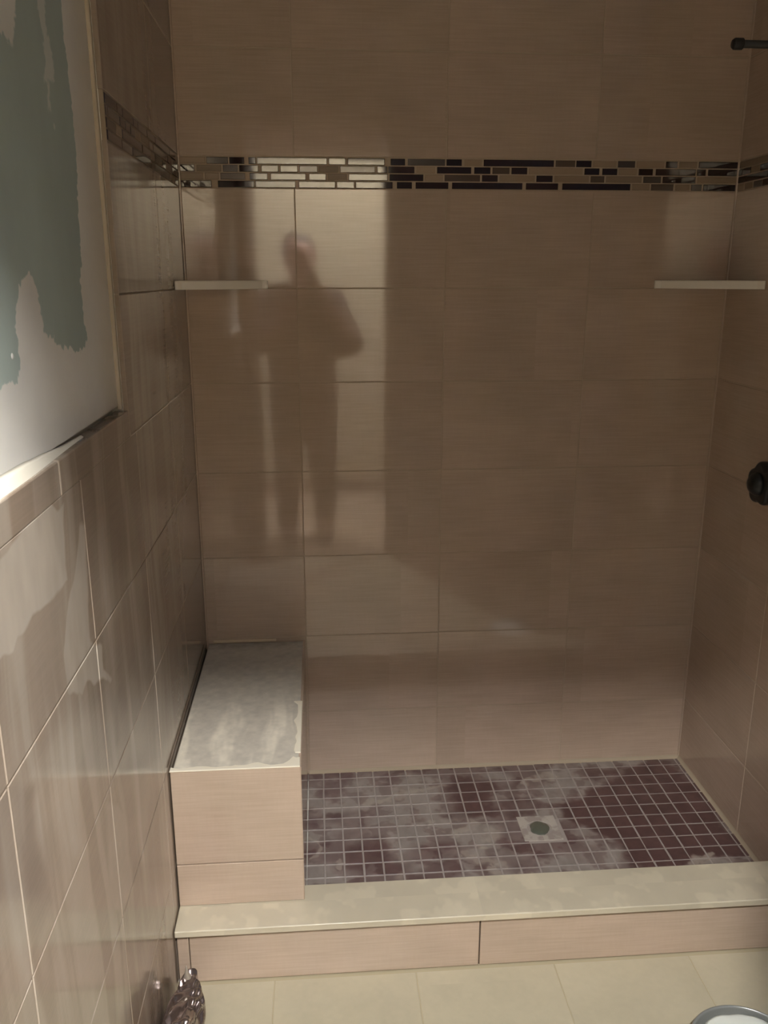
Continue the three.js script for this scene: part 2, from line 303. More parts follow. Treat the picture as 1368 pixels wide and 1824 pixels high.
// dark wooden door standing open against the left wall, behind the camera's field of view
{
  const d = structure('door_1'); const wd = mat({ color: 0x3a2a20, roughness: 0.6 }), x0 = 0.003, x1 = 0.028, z0 = 1.83, z1 = 2.415, y0 = FY + 0.008, y1 = 2.30;
  part('leaf', rbox(x0, x1, y0, y1, z0, z1, 0.002), wd, d);
  for (const [a, b] of [[y0, y0 + 0.2], [1.0, 1.12], [y1 - 0.12, y1]]) part('rail', rbox(x1 - 0.001, x1 + 0.007, a, b, z0, z1, 0.002), wd, d);
  for (const [a, b] of [[z0, z0 + 0.11], [z1 - 0.11, z1]]) part('stile', rbox(x1 - 0.001, x1 + 0.0075, y0, y1, a, b, 0.002), wd, d);
  part('latch_plate', rbox(0.006, 0.024, 0.92, 0.98, z0 - 0.0012, z0 + 0.001, 0.0005), mat({ color: 0x6b5a3c, metalness: 0.8, roughness: 0.4 }), d);
}
// ------------------------------------------------------------------ structure: bathroom floor
const floorTileMap = tex(512, 512, (u, v) => { const k = 0.94 + 0.1 * fbm(u * 6, v * 6, 3, 5) + 0.03 * fbm(u * 60, v * 60, 9, 2); return mul3([184, 174, 149], k); });
const floorTileMat = mat({ map: floorTileMap, roughness: 0.38, ior: 1.5 });
const floor = structure('floor');
part('subfloor', box(-0.16, 2.4, FY - 0.1, FY - 0.009, 0.64, 2.42), white, floor);
part('grout', box(-0.009, 2.4, FY - 0.009, FY - 0.001, 0.7696, 2.42), mat({ color: 0xb3a689, roughness: 0.9 }), floor);
for (let i = -1; i < 7; i++) for (let k = 0; k < 5; k++) {
  const x0 = Math.max(0.002, 0.224 + i * 0.3335 + 0.001), x1 = Math.min(2.398, 0.224 + (i + 1) * 0.3335 - 0.001);
  const z0 = 0.7845 + k * 0.3335, z1 = Math.min(2.418, z0 + 0.3315); if (x1 - x0 < 0.02) continue;
  const ox = rr(0, 5), oy = rr(0, 5);
  const t = part('tile', tileGeo(x1 - x0, z1 - z0, 0.009, 0.0012, (x, y) => [(x + ox) / 0.7, (y + oy) / 0.7]), floorTileMat, floor);
  t.position.set((x0 + x1) / 2, FY, (z0 + z1) / 2); t.rotation.set(-Math.PI / 2 + rr(-0.0006, 0.0006), rr(-0.0006, 0.0006), 0);
}
// ------------------------------------------------------------------ structure: shower floor of small square tiles under grout haze
const CLEAN = [
  [[0.738, 0.109], [0.799, 0.063], [0.858, 0.087], [0.869, 0.149], [0.855, 0.235], [0.797, 0.273], [0.75, 0.255], [0.728, 0.197]],
  [[1.04, 0.235], [1.163, 0.187], [1.30, 0.10], [1.40, 0.03], [1.46, 0.04], [1.524, 0.168], [1.521, 0.52], [1.377, 0.50], [1.30, 0.53], [1.185, 0.516], [1.171, 0.419], [1.124, 0.364], [1.058, 0.306]],
  [[0.35, 0.03], [0.44, 0.03], [0.41, 0.10], [0.36, 0.17], [0.335, 0.1]], [[0.88, 0.21], [1.0, 0.19], [1.03, 0.24], [0.9, 0.27]],
  [[0.42, 0.38], [0.50, 0.36], [0.52, 0.46], [0.44, 0.5]], [[0.58, 0.50], [0.70, 0.45], [0.72, 0.53], [0.60, 0.56]],
];
const floorHaze = (x, z) => {
  const wx = x + (fbm(x * 16, z * 16, 13, 4) - 0.5) * 0.09, wz = z + (fbm(x * 17, z * 15, 23, 4) - 0.5) * 0.09;
  let h = 0.52 + 0.5 * ss(0.32, 0.66, fbm(x * 9, z * 12, 43, 4));
  const dirt = ss(0.52, 0.66, fbm(x * 26, z * 30, 63, 3)); h -= 0.35 * dirt;
  CLEAN.forEach((P, i) => { h *= 1 - (i < 2 ? 0.93 : 0.6) * ss(0.02, -0.012, polyDist(P, wx, wz)); });
  let sm = 0;
  for (const [ax, az, bx, bz, w] of [[0.70, 0.34, 0.80, 0.30, 0.016], [0.80, 0.38, 0.85, 0.33, 0.02], [0.73, 0.43, 0.82, 0.48, 0.018], [0.78, 0.505, 0.90, 0.535, 0.016], [0.79, 0.44, 0.80, 0.53, 0.008], [1.02, 0.555, 1.09, 0.575, 0.02], [0.64, 0.33, 0.66, 0.28, 0.01], [0.40, 0.47, 0.41, 0.44, 0.012], [0.33, 0.42, 0.32, 0.30, 0.012], [0.48, 0.20, 0.62, 0.13, 0.02], [0.62, 0.13, 0.72, 0.12, 0.016], [0.98, 0.12, 1.08, 0.08, 0.02], [1.33, 0.53, 1.40, 0.49, 0.02]]) {
    const ex = bx - ax, ez = bz - az, t = clamp(((wx - ax) * ex + (wz - az) * ez) / (ex * ex + ez * ez));
    sm = Math.max(sm, ss(w, w * 0.3, Math.hypot(wx - ax - ex * t, wz - az - ez * t) + 0.012 * (fbm(x * 60, z * 60, 83, 2) - 0.5)));
  }
  h = Math.max(h, 0.75 * sm);
  const swirl = 0.55 * sm + ss(0.018, 0, Math.abs(Math.hypot((x - 0.78) * 1.0, (z - 0.62) * 1.3) - 0.24 - 0.05 * fbm(x * 10, z * 10, 3, 2))) * ss(0.5, 0.6, fbm(x * 13, z * 13, 73, 2));
  return [clamp(h, 0, 1), swirl];
};
const panMap = tex(1024, 512, (u, v) => {
  const x = u * 1.6, z = v * 0.8, [h, s] = floorHaze(x, z);
  let c = mix3(mul3([84, 60, 58], 0.85 + 0.3 * fbm(x * 40, z * 40, 5, 3)), mul3([144, 133, 126], 0.88 + 0.2 * fbm(x * 50, z * 30, 15, 3)), h);
  return mix3(c, [186, 174, 156], 0.6 * s);
}, false);
const chipMat = mat({ map: panMap, roughness: 0.42 });
const pan = structure('floor_shower');
part('pan', box(0, W, FY - 0.1, -0.007, 0, 0.658), white, pan);
{
  const g = box(0.30, W, -0.007, -0.0012, 0, 0.657); part('grout', g, groutFloor, pan);
  const P = 0.0527, Q = 0.0515, X0 = 0.2935, Z0 = -0.0085;
  for (let k = 0; k < 13; k++) for (let i = 0; i < 24; i++) {
    const x0 = Math.max(0.299, X0 + i * P + 0.002), x1 = Math.min(W - 0.004, X0 + (i + 1) * P - 0.002);
    const z0 = Math.max(0.002, Z0 + k * Q + 0.002), z1 = Math.min(0.655, Z0 + (k + 1) * Q - 0.002);
    if (x1 - x0 < 0.012 || z1 - z0 < 0.012) continue;
    const xc = (x0 + x1) / 2, zc = (z0 + z1) / 2; if (xc > 0.905 && xc < 1.03 && zc > 0.28 && zc < 0.40) continue;
    const t = part('tile', tileGeo(x1 - x0 + rr(-0.0012, 0.0006), z1 - z0 + rr(-0.0012, 0.0006), 0.006, 0.0008, (x, y) => [(xc + x) / 1.6, (zc - y) / 0.8]), chipMat, pan);
    t.position.set(xc + rr(-0.0006, 0.0006), rr(-0.0003, 0.0003), zc + rr(-0.0006, 0.0006)); t.rotation.set(-Math.PI / 2 + rr(-0.004, 0.004), rr(-0.004, 0.004), rr(-0.012, 0.012));
  }
  // mortar cove where the floor meets the back and right walls
  const shp = new THREE.Shape(); shp.moveTo(0, 0); shp.lineTo(0.011, 0); shp.quadraticCurveTo(0.003, 0.003, 0, 0.010); shp.lineTo(0, 0);
  const cm = mat({ color: 0xa5957f, roughness: 0.8 });
  const e1 = new THREE.ExtrudeGeometry(shp, { depth: W - 0.30, bevelEnabled: false, curveSegments: 4 }); e1.rotateY(-Math.PI / 2); e1.translate(W, -0.001, 0.0005);
  part('cove', worldUV(e1), cm, pan);
  const e2 = new THREE.ExtrudeGeometry(shp, { depth: 0.655, bevelEnabled: false, curveSegments: 4 }); e2.scale(-1, 1, 1); { const ix = e2.index; const p = e2.attributes; } e2.translate(W - 0.0005, -0.001, 0);
  { const p = e2.attributes.position.array; for (let i = 0; i < p.length; i += 9) for (let k = 0; k < 3; k++) { const t = p[i + 3 + k]; p[i + 3 + k] = p[i + 6 + k]; p[i + 6 + k] = t; } e2.computeVertexNormals(); }
  part('cove', worldUV(e2), cm, pan);
}

// ------------------------------------------------------------------ shower curb
const stoneMap = tex(768, 768, (u, v) => { const k = 0.93 + 0.12 * fbm(u * 7, v * 7, 3, 5) + 0.05 * ss(0.55, 0.7, fbm(u * 16, v * 12, 19, 3)); return mul3([196, 185, 162], k); });
{ stoneMap.repeat.set(1.4, 1.4); }
const stoneMat = mat({ map: stoneMap, roughness: 0.3, ior: 1.5 });
const curb = thing('shower_curb', [0, 0, 0], 'low tiled shower curb with a beige stone cap across the shower entrance', 'curb');
part('core', box(0.001, W - 0.001, FY - 0.008, 0.086, 0.668, 0.769), mat({ color: 0x54463a, roughness: 0.9 }), curb);
{ const s = part('cap_stone', rbox(0.002, W - 0.002, 0.086, 0.1033, 0.656, 0.792, 0.003, 3), stoneMat, curb); s.userData.label = 'beige stone slab on top of the curb'; }
for (const [x0, x1] of [[0.004, 0.030], [0.032, 0.7085], [0.7115, W - 0.003]]) {
  const ox = rr(0, 9), oy = rr(0, 9);
  const t = part('face_tile', tileGeo(x1 - x0, 0.0835 - (FY + 0.003), 0.008, 0.0012, (x, y) => [(x + ox) / 0.9, (y + oy) / 0.9]), tileMat, curb);
  t.position.set((x0 + x1) / 2, (0.0835 + FY + 0.003) / 2, 0.7775);
}
for (const [x0, x1] of [[0.30, 0.7085], [0.7115, 1.1175], [1.1205, W - 0.003]]) {
  const t = part('inner_tile', tileGeo(x1 - x0, 0.084, 0.008, 0.0012, (x, y) => [x / 0.9, y / 0.9]), tileMat, curb);
  t.position.set((x0 + x1) / 2, 0.043, 0.6595); t.rotation.y = Math.PI;
}
// ------------------------------------------------------------------ shower bench
const SW = 0.2975, SZ = 0.7095, ST = 0.4655;
const bench = thing('shower_bench', [0, 0, 0], 'tiled shower bench with an unfinished grey cement board top in the left corner', 'bench');
part('core', mergeGeometries([box(0.002, SW - 0.009, 0.0, ST - 0.02, 0.002, 0.655), box(0.002, SW - 0.009, 0.1045, ST - 0.02, 0.655, SZ - 0.009)]), mat({ color: 0x9b9284, roughness: 0.9 }), bench);
const benchTile = (w, h, name) => { const ox = rr(0, 9), oy = rr(0, 9); return part(name, tileGeo(w, h, 0.008, 0.0012, (x, y) => [(x + ox) / 0.9, (y + oy) / 0.9]), tileMat, bench); };
for (const [y0, y1] of [[0.1045, 0.2155], [0.2185, ST - 0.003]]) benchTile(SW - 0.004, y1 - y0, 'front_tile').position.set(SW / 2 + 0.001, (y0 + y1) / 2, SZ);
for (const [z0, z1, y0, y1] of [[0.002, 0.30, 0.003, 0.2155], [0.303, 0.6545, 0.003, 0.2155], [0.6548, SZ - 0.0015, 0.1045, 0.2155], [0.002, 0.30, 0.2185, ST - 0.003], [0.303, SZ - 0.0015, 0.2185, ST - 0.003]]) {
  const t = benchTile(z1 - z0, y1 - y0, 'side_tile'); t.position.set(SW, (y0 + y1) / 2, (z0 + z1) / 2); t.rotation.y = Math.PI / 2;
}
const boardMap = tex(512, 1024, (u, v) => {
  const x = u * 0.3, z = v * 0.72;
  const st = ss(0.42, 0.7, fbm(x * 34 + fbm(x * 5, z * 5, 2, 2) * 2, z * 4, 9, 3));
  let c = mix3([192, 183, 168], [226, 216, 197], 0.75 * st * ss(0.25, 0.5, z));
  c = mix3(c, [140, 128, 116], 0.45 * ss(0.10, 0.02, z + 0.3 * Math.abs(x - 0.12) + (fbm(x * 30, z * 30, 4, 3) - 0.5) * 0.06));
  return mul3(c, 0.92 + 0.14 * fbm(x * 60, z * 60, 6, 3));
}, false);
{
  const g = rbox(0.009, SW - 0.006, ST - 0.0195, ST - 0.001, 0.012, SZ - 0.006, 0.0015); const uv = g.attributes.uv, p = g.attributes.position;
  for (let i = 0; i < p.count; i++) uv.setXY(i, p.getX(i) / 0.3, p.getZ(i) / 0.72);
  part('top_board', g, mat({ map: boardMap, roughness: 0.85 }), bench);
  // white mortar squeezed out along the front edge, thicker at the right corner, and a thin line at the back
  const mm = mat({ color: 0xe2d8c4, roughness: 0.8 });
  const smear = (pts) => { const s = new THREE.Shape(pts.map(q => new THREE.Vector2(q[0], -q[1]))); const e = new THREE.ExtrudeGeometry(s, { depth: 0.0016, bevelEnabled: true, bevelSize: 0.0012, bevelThickness: 0.0012, bevelSegments: 1 }); e.rotateX(-Math.PI / 2); e.translate(0, ST - 0.0018, 0); return worldUV(e); };
  const P = [[0.003, SZ + 0.0002]]; for (let i = 0; i <= 40; i++) { const x = 0.003 + 0.29 * i / 40; P.push([x, SZ - 0.007 - 0.014 * Math.pow(fbm(x * 40, 3, 11, 3), 1.6) - 0.035 * ss(0.255, 0.285, x) * (0.6 + 0.6 * vn(x * 160, 2, 4)) - 0.008 * ss(0.03, 0.0, Math.abs(x - 0.20))]); } P.push([0.294, SZ + 0.0002]);
  part('mortar', smear(P.reverse()), mm, bench);
  const Q = []; for (let i = 0; i <= 30; i++) { const z = 0.40 + 0.25 * i / 30; Q.push([0.287 - 0.012 * Math.pow(vn(z * 50, 1, 8), 2), z]); } Q.push([0.2945, 0.65], [0.2945, 0.40]);
  part('mortar', smear(Q), mm, bench);
  part('mortar', rbox(0.02, 0.21, ST - 0.002, ST + 0.006, 0.001, 0.008, 0.002), mat({ color: 0xcdb79c, roughness: 0.8 }), bench);
}
// ------------------------------------------------------------------ corner shelves
function shelfGeo(a, b, mirror) {
  const s = new THREE.Shape(); const r = 0.018;
  s.moveTo(0.0015, 0.0015); s.lineTo(a - 0.006, 0.0015); s.quadraticCurveTo(a + 0.002, 0.004, a - r, r * 0.85);
  s.quadraticCurveTo(a * 0.56, b * 0.56, r * 0.85, b - r); s.quadraticCurveTo(0.004, b + 0.002, 0.0015, b - 0.006); s.lineTo(0.0015, 0.0015);
  const g = new THREE.ExtrudeGeometry(s, { depth: 0.016, bevelEnabled: true, bevelSize: 0.0014, bevelThickness: 0.003, bevelSegments: 3, curveSegments: 16 });
  g.rotateX(Math.PI / 2); g.translate(0, 0.019, 0);             // shape y -> world z, extrusion downwards
  if (mirror) { g.scale(-1, 1, 1); const p = g.attributes.position.array; for (let i = 0; i < p.length; i += 9) for (let k = 0; k < 3; k++) { const t = p[i + 3 + k]; p[i + 3 + k] = p[i + 6 + k]; p[i + 6 + k] = t; } g.computeVertexNormals(); }
  return worldUV(g);
}
const shelfMat = mat({ color: 0xefe5d6, roughness: 0.3 });
{
  const a = thing('corner_shelf', [0.001, 1.5085, 0.001], 'beige stone corner shelf in the left corner above the bench', 'shelf', 'stone corner shelves');
  part('slab', shelfGeo(0.224, 0.205), shelfMat, a);
  const b = thing('corner_shelf', [W - 0.001, 1.5085, 0.001], 'beige stone corner shelf in the darker right corner above the valve', 'shelf', 'stone corner shelves');
  part('slab', shelfGeo(0.216, 0.225, true), shelfMat, b);
}
// ------------------------------------------------------------------ floor drain
{
  const d = thing('floor_drain', [0.967, 0, 0.340], 'square floor drain with pale plastic rim set among the dark tiles', 'drain');
  const s = new THREE.Shape(); s.moveTo(-0.055, -0.055); s.lineTo(0.055, -0.055); s.lineTo(0.055, 0.055); s.lineTo(-0.055, 0.055); s.closePath();
  const h = new THREE.Path(); h.absellipse(0, 0, 0.037, 0.034, 0, Math.PI * 2, true); s.holes.push(h);
  const g = new THREE.ExtrudeGeometry(s, { depth: 0.007, bevelEnabled: true, bevelSize: 0.001, bevelThickness: 0.001, bevelSegments: 2, curveSegments: 24 }); g.rotateX(-Math.PI / 2); g.translate(0, -0.0065, 0);
  const rimMap = tex(256, 256, (u, v) => mul3(mix3([176, 166, 156], [150, 138, 130], ss(0.4, 0.65, fbm(u * 5, v * 5, 3, 4))), 1)); rimMap.repeat.set(9, 9);
  const f = part('rim', worldUV(g), mat({ map: rimMap, roughness: 0.5 }), d);
  const bowl = new THREE.LatheGeometry([[0.0001, -0.0055], [0.02, -0.0052], [0.032, -0.004], [0.0365, -0.001], [0.0375, 0.0003]].map(q => new THREE.Vector2(...q)), 32);
  part('cover', bowl, mat({ color: 0x4a4b42, roughness: 0.25 }), d);
  // lump of plastic film pressed into the opening
  const lump = new THREE.IcosahedronGeometry(0.03, 4); const p = lump.attributes.position;
  for (let i = 0; i < p.count; i++) { const x = p.getX(i), y = p.getY(i), z = p.getZ(i); const k = 0.8 + 0.4 * fbm(x * 60 + 5, z * 60 + y * 30, 7, 3); p.setXYZ(i, x * k, y * 0.22 * k, z * k); }
  const lg = mergeVertices(lump); lg.computeVertexNormals();
  const l = part('plug', lg, mat({ color: 0x56594e, roughness: 0.12, clearcoat: 1 }), d); l.position.set(0.002, -0.0005, 0);
}
// ------------------------------------------------------------------ shower valve and shower arm on the right wall
{
  const v = thing('shower_valve', [W, 1.02, 0.36], 'dark shower valve handle sticking out of the right wall', 'valve');
  const dk = mat({ color: 0x1d1f1f, roughness: 0.35 }), dk2 = mat({ color: 0x292c2c, roughness: 0.45 });
  const lathe = (pts, seg = 40) => { const g = new THREE.LatheGeometry(pts.map(q => new THREE.Vector2(...q)), seg); g.rotateZ(Math.PI / 2); return g; };   // axis -> -x
  part('flange', lathe([[0.0001, 0.007], [0.03, 0.007], [0.047, 0.005], [0.052, 0.002], [0.052, 0.0]]), dk2, v);
  part('stem', lathe([[0.0001, 0.03], [0.017, 0.03], [0.018, 0.006], [0.0001, 0.006]]), dk2, v);
  const s = new THREE.Shape(); const N = 80; for (let i = 0; i < N; i++) { const a = i / N * Math.PI * 2, r = 0.046 + 0.005 * Math.cos(5 * a); i ? s.lineTo(r * Math.cos(a), r * Math.sin(a)) : s.moveTo(r, 0); } s.closePath();
  const k = new THREE.ExtrudeGeometry(s, { depth: 0.010, bevelEnabled: true, bevelSize: 0.008, bevelThickness: 0.009, bevelSegments: 5 }); k.rotateZ(0.35); k.rotateY(-Math.PI / 2); k.translate(-0.016, 0, 0);
  part('handle', k, dk, v);
  part('cap', lathe([[0.0001, 0.060], [0.010, 0.059], [0.019, 0.055], [0.027, 0.047], [0.031, 0.039], [0.032, 0.030], [0.0001, 0.030]]), dk, v);
  const a = thing('shower_pipe', [W, 2.052, 0.35], 'short bare shower pipe stub sticking out high on the right wall', 'pipe');
  part('escutcheon', lathe([[0.0001, 0.006], [0.02, 0.006], [0.03, 0.003], [0.032, 0.0]]), mat({ color: 0x777a78, metalness: 0.9, roughness: 0.25 }), a);
  part('pipe', lathe([[0.0001, 0.19], [0.0085, 0.19], [0.0085, 0.002], [0.0001, 0.002]], 24), mat({ color: 0x5d605e, metalness: 0.8, roughness: 0.3 }), a);
  part('coupling', lathe([[0.0001, 0.213], [0.009, 0.213], [0.0125, 0.208], [0.0125, 0.190], [0.0095, 0.187], [0.0001, 0.187]], 24), mat({ color: 0x2b2b2a, roughness: 0.4 }), a);
}
// ------------------------------------------------------------------ tub of compound, plastic bundle on the bathroom floor
{
  const t = thing('tub', [1.213, FY, 1.107], 'shallow round tub of white compound with a grey rim on the floor tiles', 'tub');
  const L = (pts) => new THREE.LatheGeometry(pts.map(q => new THREE.Vector2(...q)), 64);
  part('shell', L([[0.0001, 0.0], [0.105, 0.0], [0.110, 0.004], [0.117, 0.050], [0.1205, 0.0535], [0.121, 0.0560], [0.119, 0.0575], [0.1165, 0.0565], [0.1145, 0.052], [0.1132, 0.016], [0.10, 0.012], [0.0001, 0.012]]), mat({ color: 0xa3a4a0, roughness: 0.3, metalness: 0.5 }), t);
  const g = new THREE.CircleGeometry(0.1, 64, 0); const pg = new THREE.RingGeometry(0.0005, 0.1135, 64, 20); pg.rotateX(-Math.PI / 2); const p = pg.attributes.position;
  for (let i = 0; i < p.count; i++) { const x = p.getX(i), z = p.getZ(i), r = Math.hypot(x, z) / 0.1135; const k = 1 - 0.08 * fbm(x * 40, z * 40, 8, 2) * ss(0.7, 1, r); p.setXYZ(i, x * k, 0.0135 + (1 - Math.pow(r, 30)) * (0.038 + 0.010 * fbm(x * 25 + 3, z * 25, 4, 3)), z * k); }
  pg.computeVertexNormals(); part('compound', pg, mat({ color: 0xe4e6dd, roughness: 0.45 }), t);
}
{
  const b = thing('plastic_bundle', [0.044, FY, 0.985], 'crumpled shiny plastic-wrapped dark bundle on the floor against the left wall', 'bundle');
  const g = mergeVertices((() => { const q = new THREE.IcosahedronGeometry(1, 48); q.deleteAttribute('normal'); q.deleteAttribute('uv'); return q; })(), 1e-5), p = g.attributes.position;
  for (let i = 0; i < p.count; i++) {
    let x = p.getX(i), y = p.getY(i), z = p.getZ(i);
    const th = Math.atan2(x, y);
    // folds run across the bundle and slant a little
    const q = z * 3.6 + x * 0.9 + y * 0.5 + 0.9 * fbm(x * 2 + 4, y * 2 + z, 5, 2), fr = q - Math.floor(q);
    const fold = (fr < 0.72 ? fr / 0.72 : (1 - fr) / 0.28) * (0.5 + 0.9 * vn(Math.floor(q) * 3.1, x * 2.2 + 7, 6));
    const f2 = Math.abs(2 * fbm(x * 2.4 + z * 2, y * 2.4 - z, 9, 2) - 1);
    const k = 0.80 + 0.24 * fold + 0.10 * f2;
    const sq = (c) => Math.sign(c) * Math.pow(Math.abs(c), 0.72);
    const taper = 0.70 + 0.30 * ss(-1.0, -0.2, z);
    p.setXYZ(i, sq(x) * 0.038 * Math.min(k, 1.1) * taper, (0.056 + sq(y) * 0.052 * Math.min(k, 1.15)) * (1 + 0.6 * ss(-0.6, 0.9, z)) + (z < -0.55 && y > 0.3 ? 0.022 * ss(0.55, 1, -z) : 0), sq(z) * 0.150 * (0.9 + 0.1 * k));
  }
  // rest on the floor and clear of the wall
  g.computeBoundingBox(); g.translate(0, -g.boundingBox.min.y, 0); for (let i = 0; i < p.count; i++) if (p.getX(i) < -0.0425) p.setX(i, -0.0425);
  g.computeVertexNormals();
  part('wrap', g, mat({ color: 0x7a6a64, metalness: 0.75, roughness: 0.24, clearcoat: 1, clearcoatRoughness: 0.05 }), b);
  // twisted end of the wrap
  const t = new THREE.ConeGeometry(0.014, 0.05, 14, 8), tp = t.attributes.position; for (let i = 0; i < tp.count; i++) { const k = 0.7 + 0.7 * vn(tp.getX(i) * 160 + 4, tp.getY(i) * 160, 3); tp.setX(i, tp.getX(i) * k); tp.setZ(i, tp.getZ(i) * k); } t.computeVertexNormals();
  const e = part('twisted_end', t, mat({ color: 0xa39789, metalness: 0.4, roughness: 0.2, clearcoat: 1 }), b); e.position.set(-0.006, 0.100, -0.125); e.rotation.set(-0.25, 0, 0.1);
}

// ------------------------------------------------------------------ hall lamps
function hallLamp(LP, label) {
  const l = thing('ceiling_lamp', [LP.x, CEIL, LP.z], label, 'lamp', 'bare bulbs on the hall ceiling');
  const L = (pts) => new THREE.LatheGeometry(pts.map(q => new THREE.Vector2(...q)), 40);
  const por = mat({ color: 0xf0ece2, roughness: 0.3 }), dy = LP.y - CEIL, top = dy + 0.045;
  part('canopy', L([[0.0001, 0], [0.055, 0], [0.055, -0.008], [0.035, -0.022], [0.0001, -0.022]].reverse()), por, l);
  part('socket', L([[0.0001, -0.02], [0.026, -0.02], [0.022, Math.min(-0.03, top + 0.018)], [0.021, top], [0.0001, top]].reverse()), por, l);
  const bl = L([[0.0001, dy - 0.031], [0.012, dy - 0.0285], [0.022, dy - 0.022], [0.029, dy - 0.011], [0.031, dy], [0.029, dy + 0.011], [0.021, dy + 0.024], [0.014, dy + 0.036], [0.013, top + 0.002], [0.0001, top + 0.002]]);
  part('bulb', bl, new THREE.MeshStandardMaterial({ color: 0xffffff, emissive: LP.color, emissiveIntensity: LP.intensity * 0.45, roughness: 0.3 }), l);
  const pl = new THREE.PointLight(LP.color, LP.intensity, 0, 2); pl.position.set(0, dy, 0); pl.castShadow = true; pl.shadow.radius = 1.6; pl.shadow.mapSize.set(2048, 2048); pl.shadow.bias = -0.0005; l.add(pl);
}
hallLamp(LAMP, 'brighter bare bulb in a white lampholder just outside the doorway');
hallLamp(LAMP_2, 'weaker bare bulb in a white lampholder further right along the hall ceiling');

// ------------------------------------------------------------------ the photographer in the doorway (seen reflected in the tiles)
const V = (x, y, z) => new THREE.Vector3(x, y, z);
function field(caps, lo, hi, cell, k) {                         // smooth union of tapered capsules -> geometry
  const size = Math.max(hi.x - lo.x, hi.y - lo.y, hi.z - lo.z) / 2, c = lo.clone().add(hi).multiplyScalar(0.5);
  const res = Math.ceil(2 * size / cell) + 4, mc = new MarchingCubes(res, new THREE.MeshBasicMaterial(), false, false, 400000);
  mc.isolation = 0; const half = res / 2; const sc = size * 1.0;
  const n = mc.field; const pr = caps.map(q => ({ ...q, d: q.b.clone().sub(q.a), l2: Math.max(1e-9, q.b.distanceToSquared(q.a)) }));
  for (let z = 0; z < res; z++) for (let y = 0; y < res; y++) for (let x = 0; x < res; x++) {
    const X = c.x + (x - half) / half * sc, Y = c.y + (y - half) / half * sc, Z = c.z + (z - half) / half * sc;
    let d = 1e3;
    for (const q of pr) {
      const ax = X - q.a.x, ay = Y - q.a.y, az = Z - q.a.z; const t = clamp((ax * q.d.x + ay * q.d.y + az * q.d.z) / q.l2);
      const dx = ax - q.d.x * t, dy = ay - q.d.y * t, dz = (az - q.d.z * t) * (q.fz || 1);
      const e = Math.sqrt(dx * dx + dy * dy + dz * dz) - (q.ra + (q.rb - q.ra) * t);
      const kk = q.k || k; if (e > d + kk) continue; const h = Math.max(kk - Math.abs(d - e), 0) / kk; d = Math.min(d, e) - h * h * kk * 0.25;
    }
    n[x + y * res + z * res * res] = -d;
  }
  mc.update();
  const cnt = mc.count !== undefined ? mc.count : mc.geometry.drawRange.count;
  const P = mc.positionArray.slice(0, cnt * 3), g = new THREE.BufferGeometry();
  for (let i = 0; i < P.length; i += 3) { P[i] = P[i] * sc + c.x; P[i + 1] = P[i + 1] * sc + c.y; P[i + 2] = P[i + 2] * sc + c.z; }
  g.setAttribute('position', new THREE.BufferAttribute(P, 3));
  const m = mergeVertices(g, 1e-4); m.computeVertexNormals(); return m;
}
const cap = (a, b, ra, rb = ra, o = {}) => ({ a, b, ra, rb, ...o });
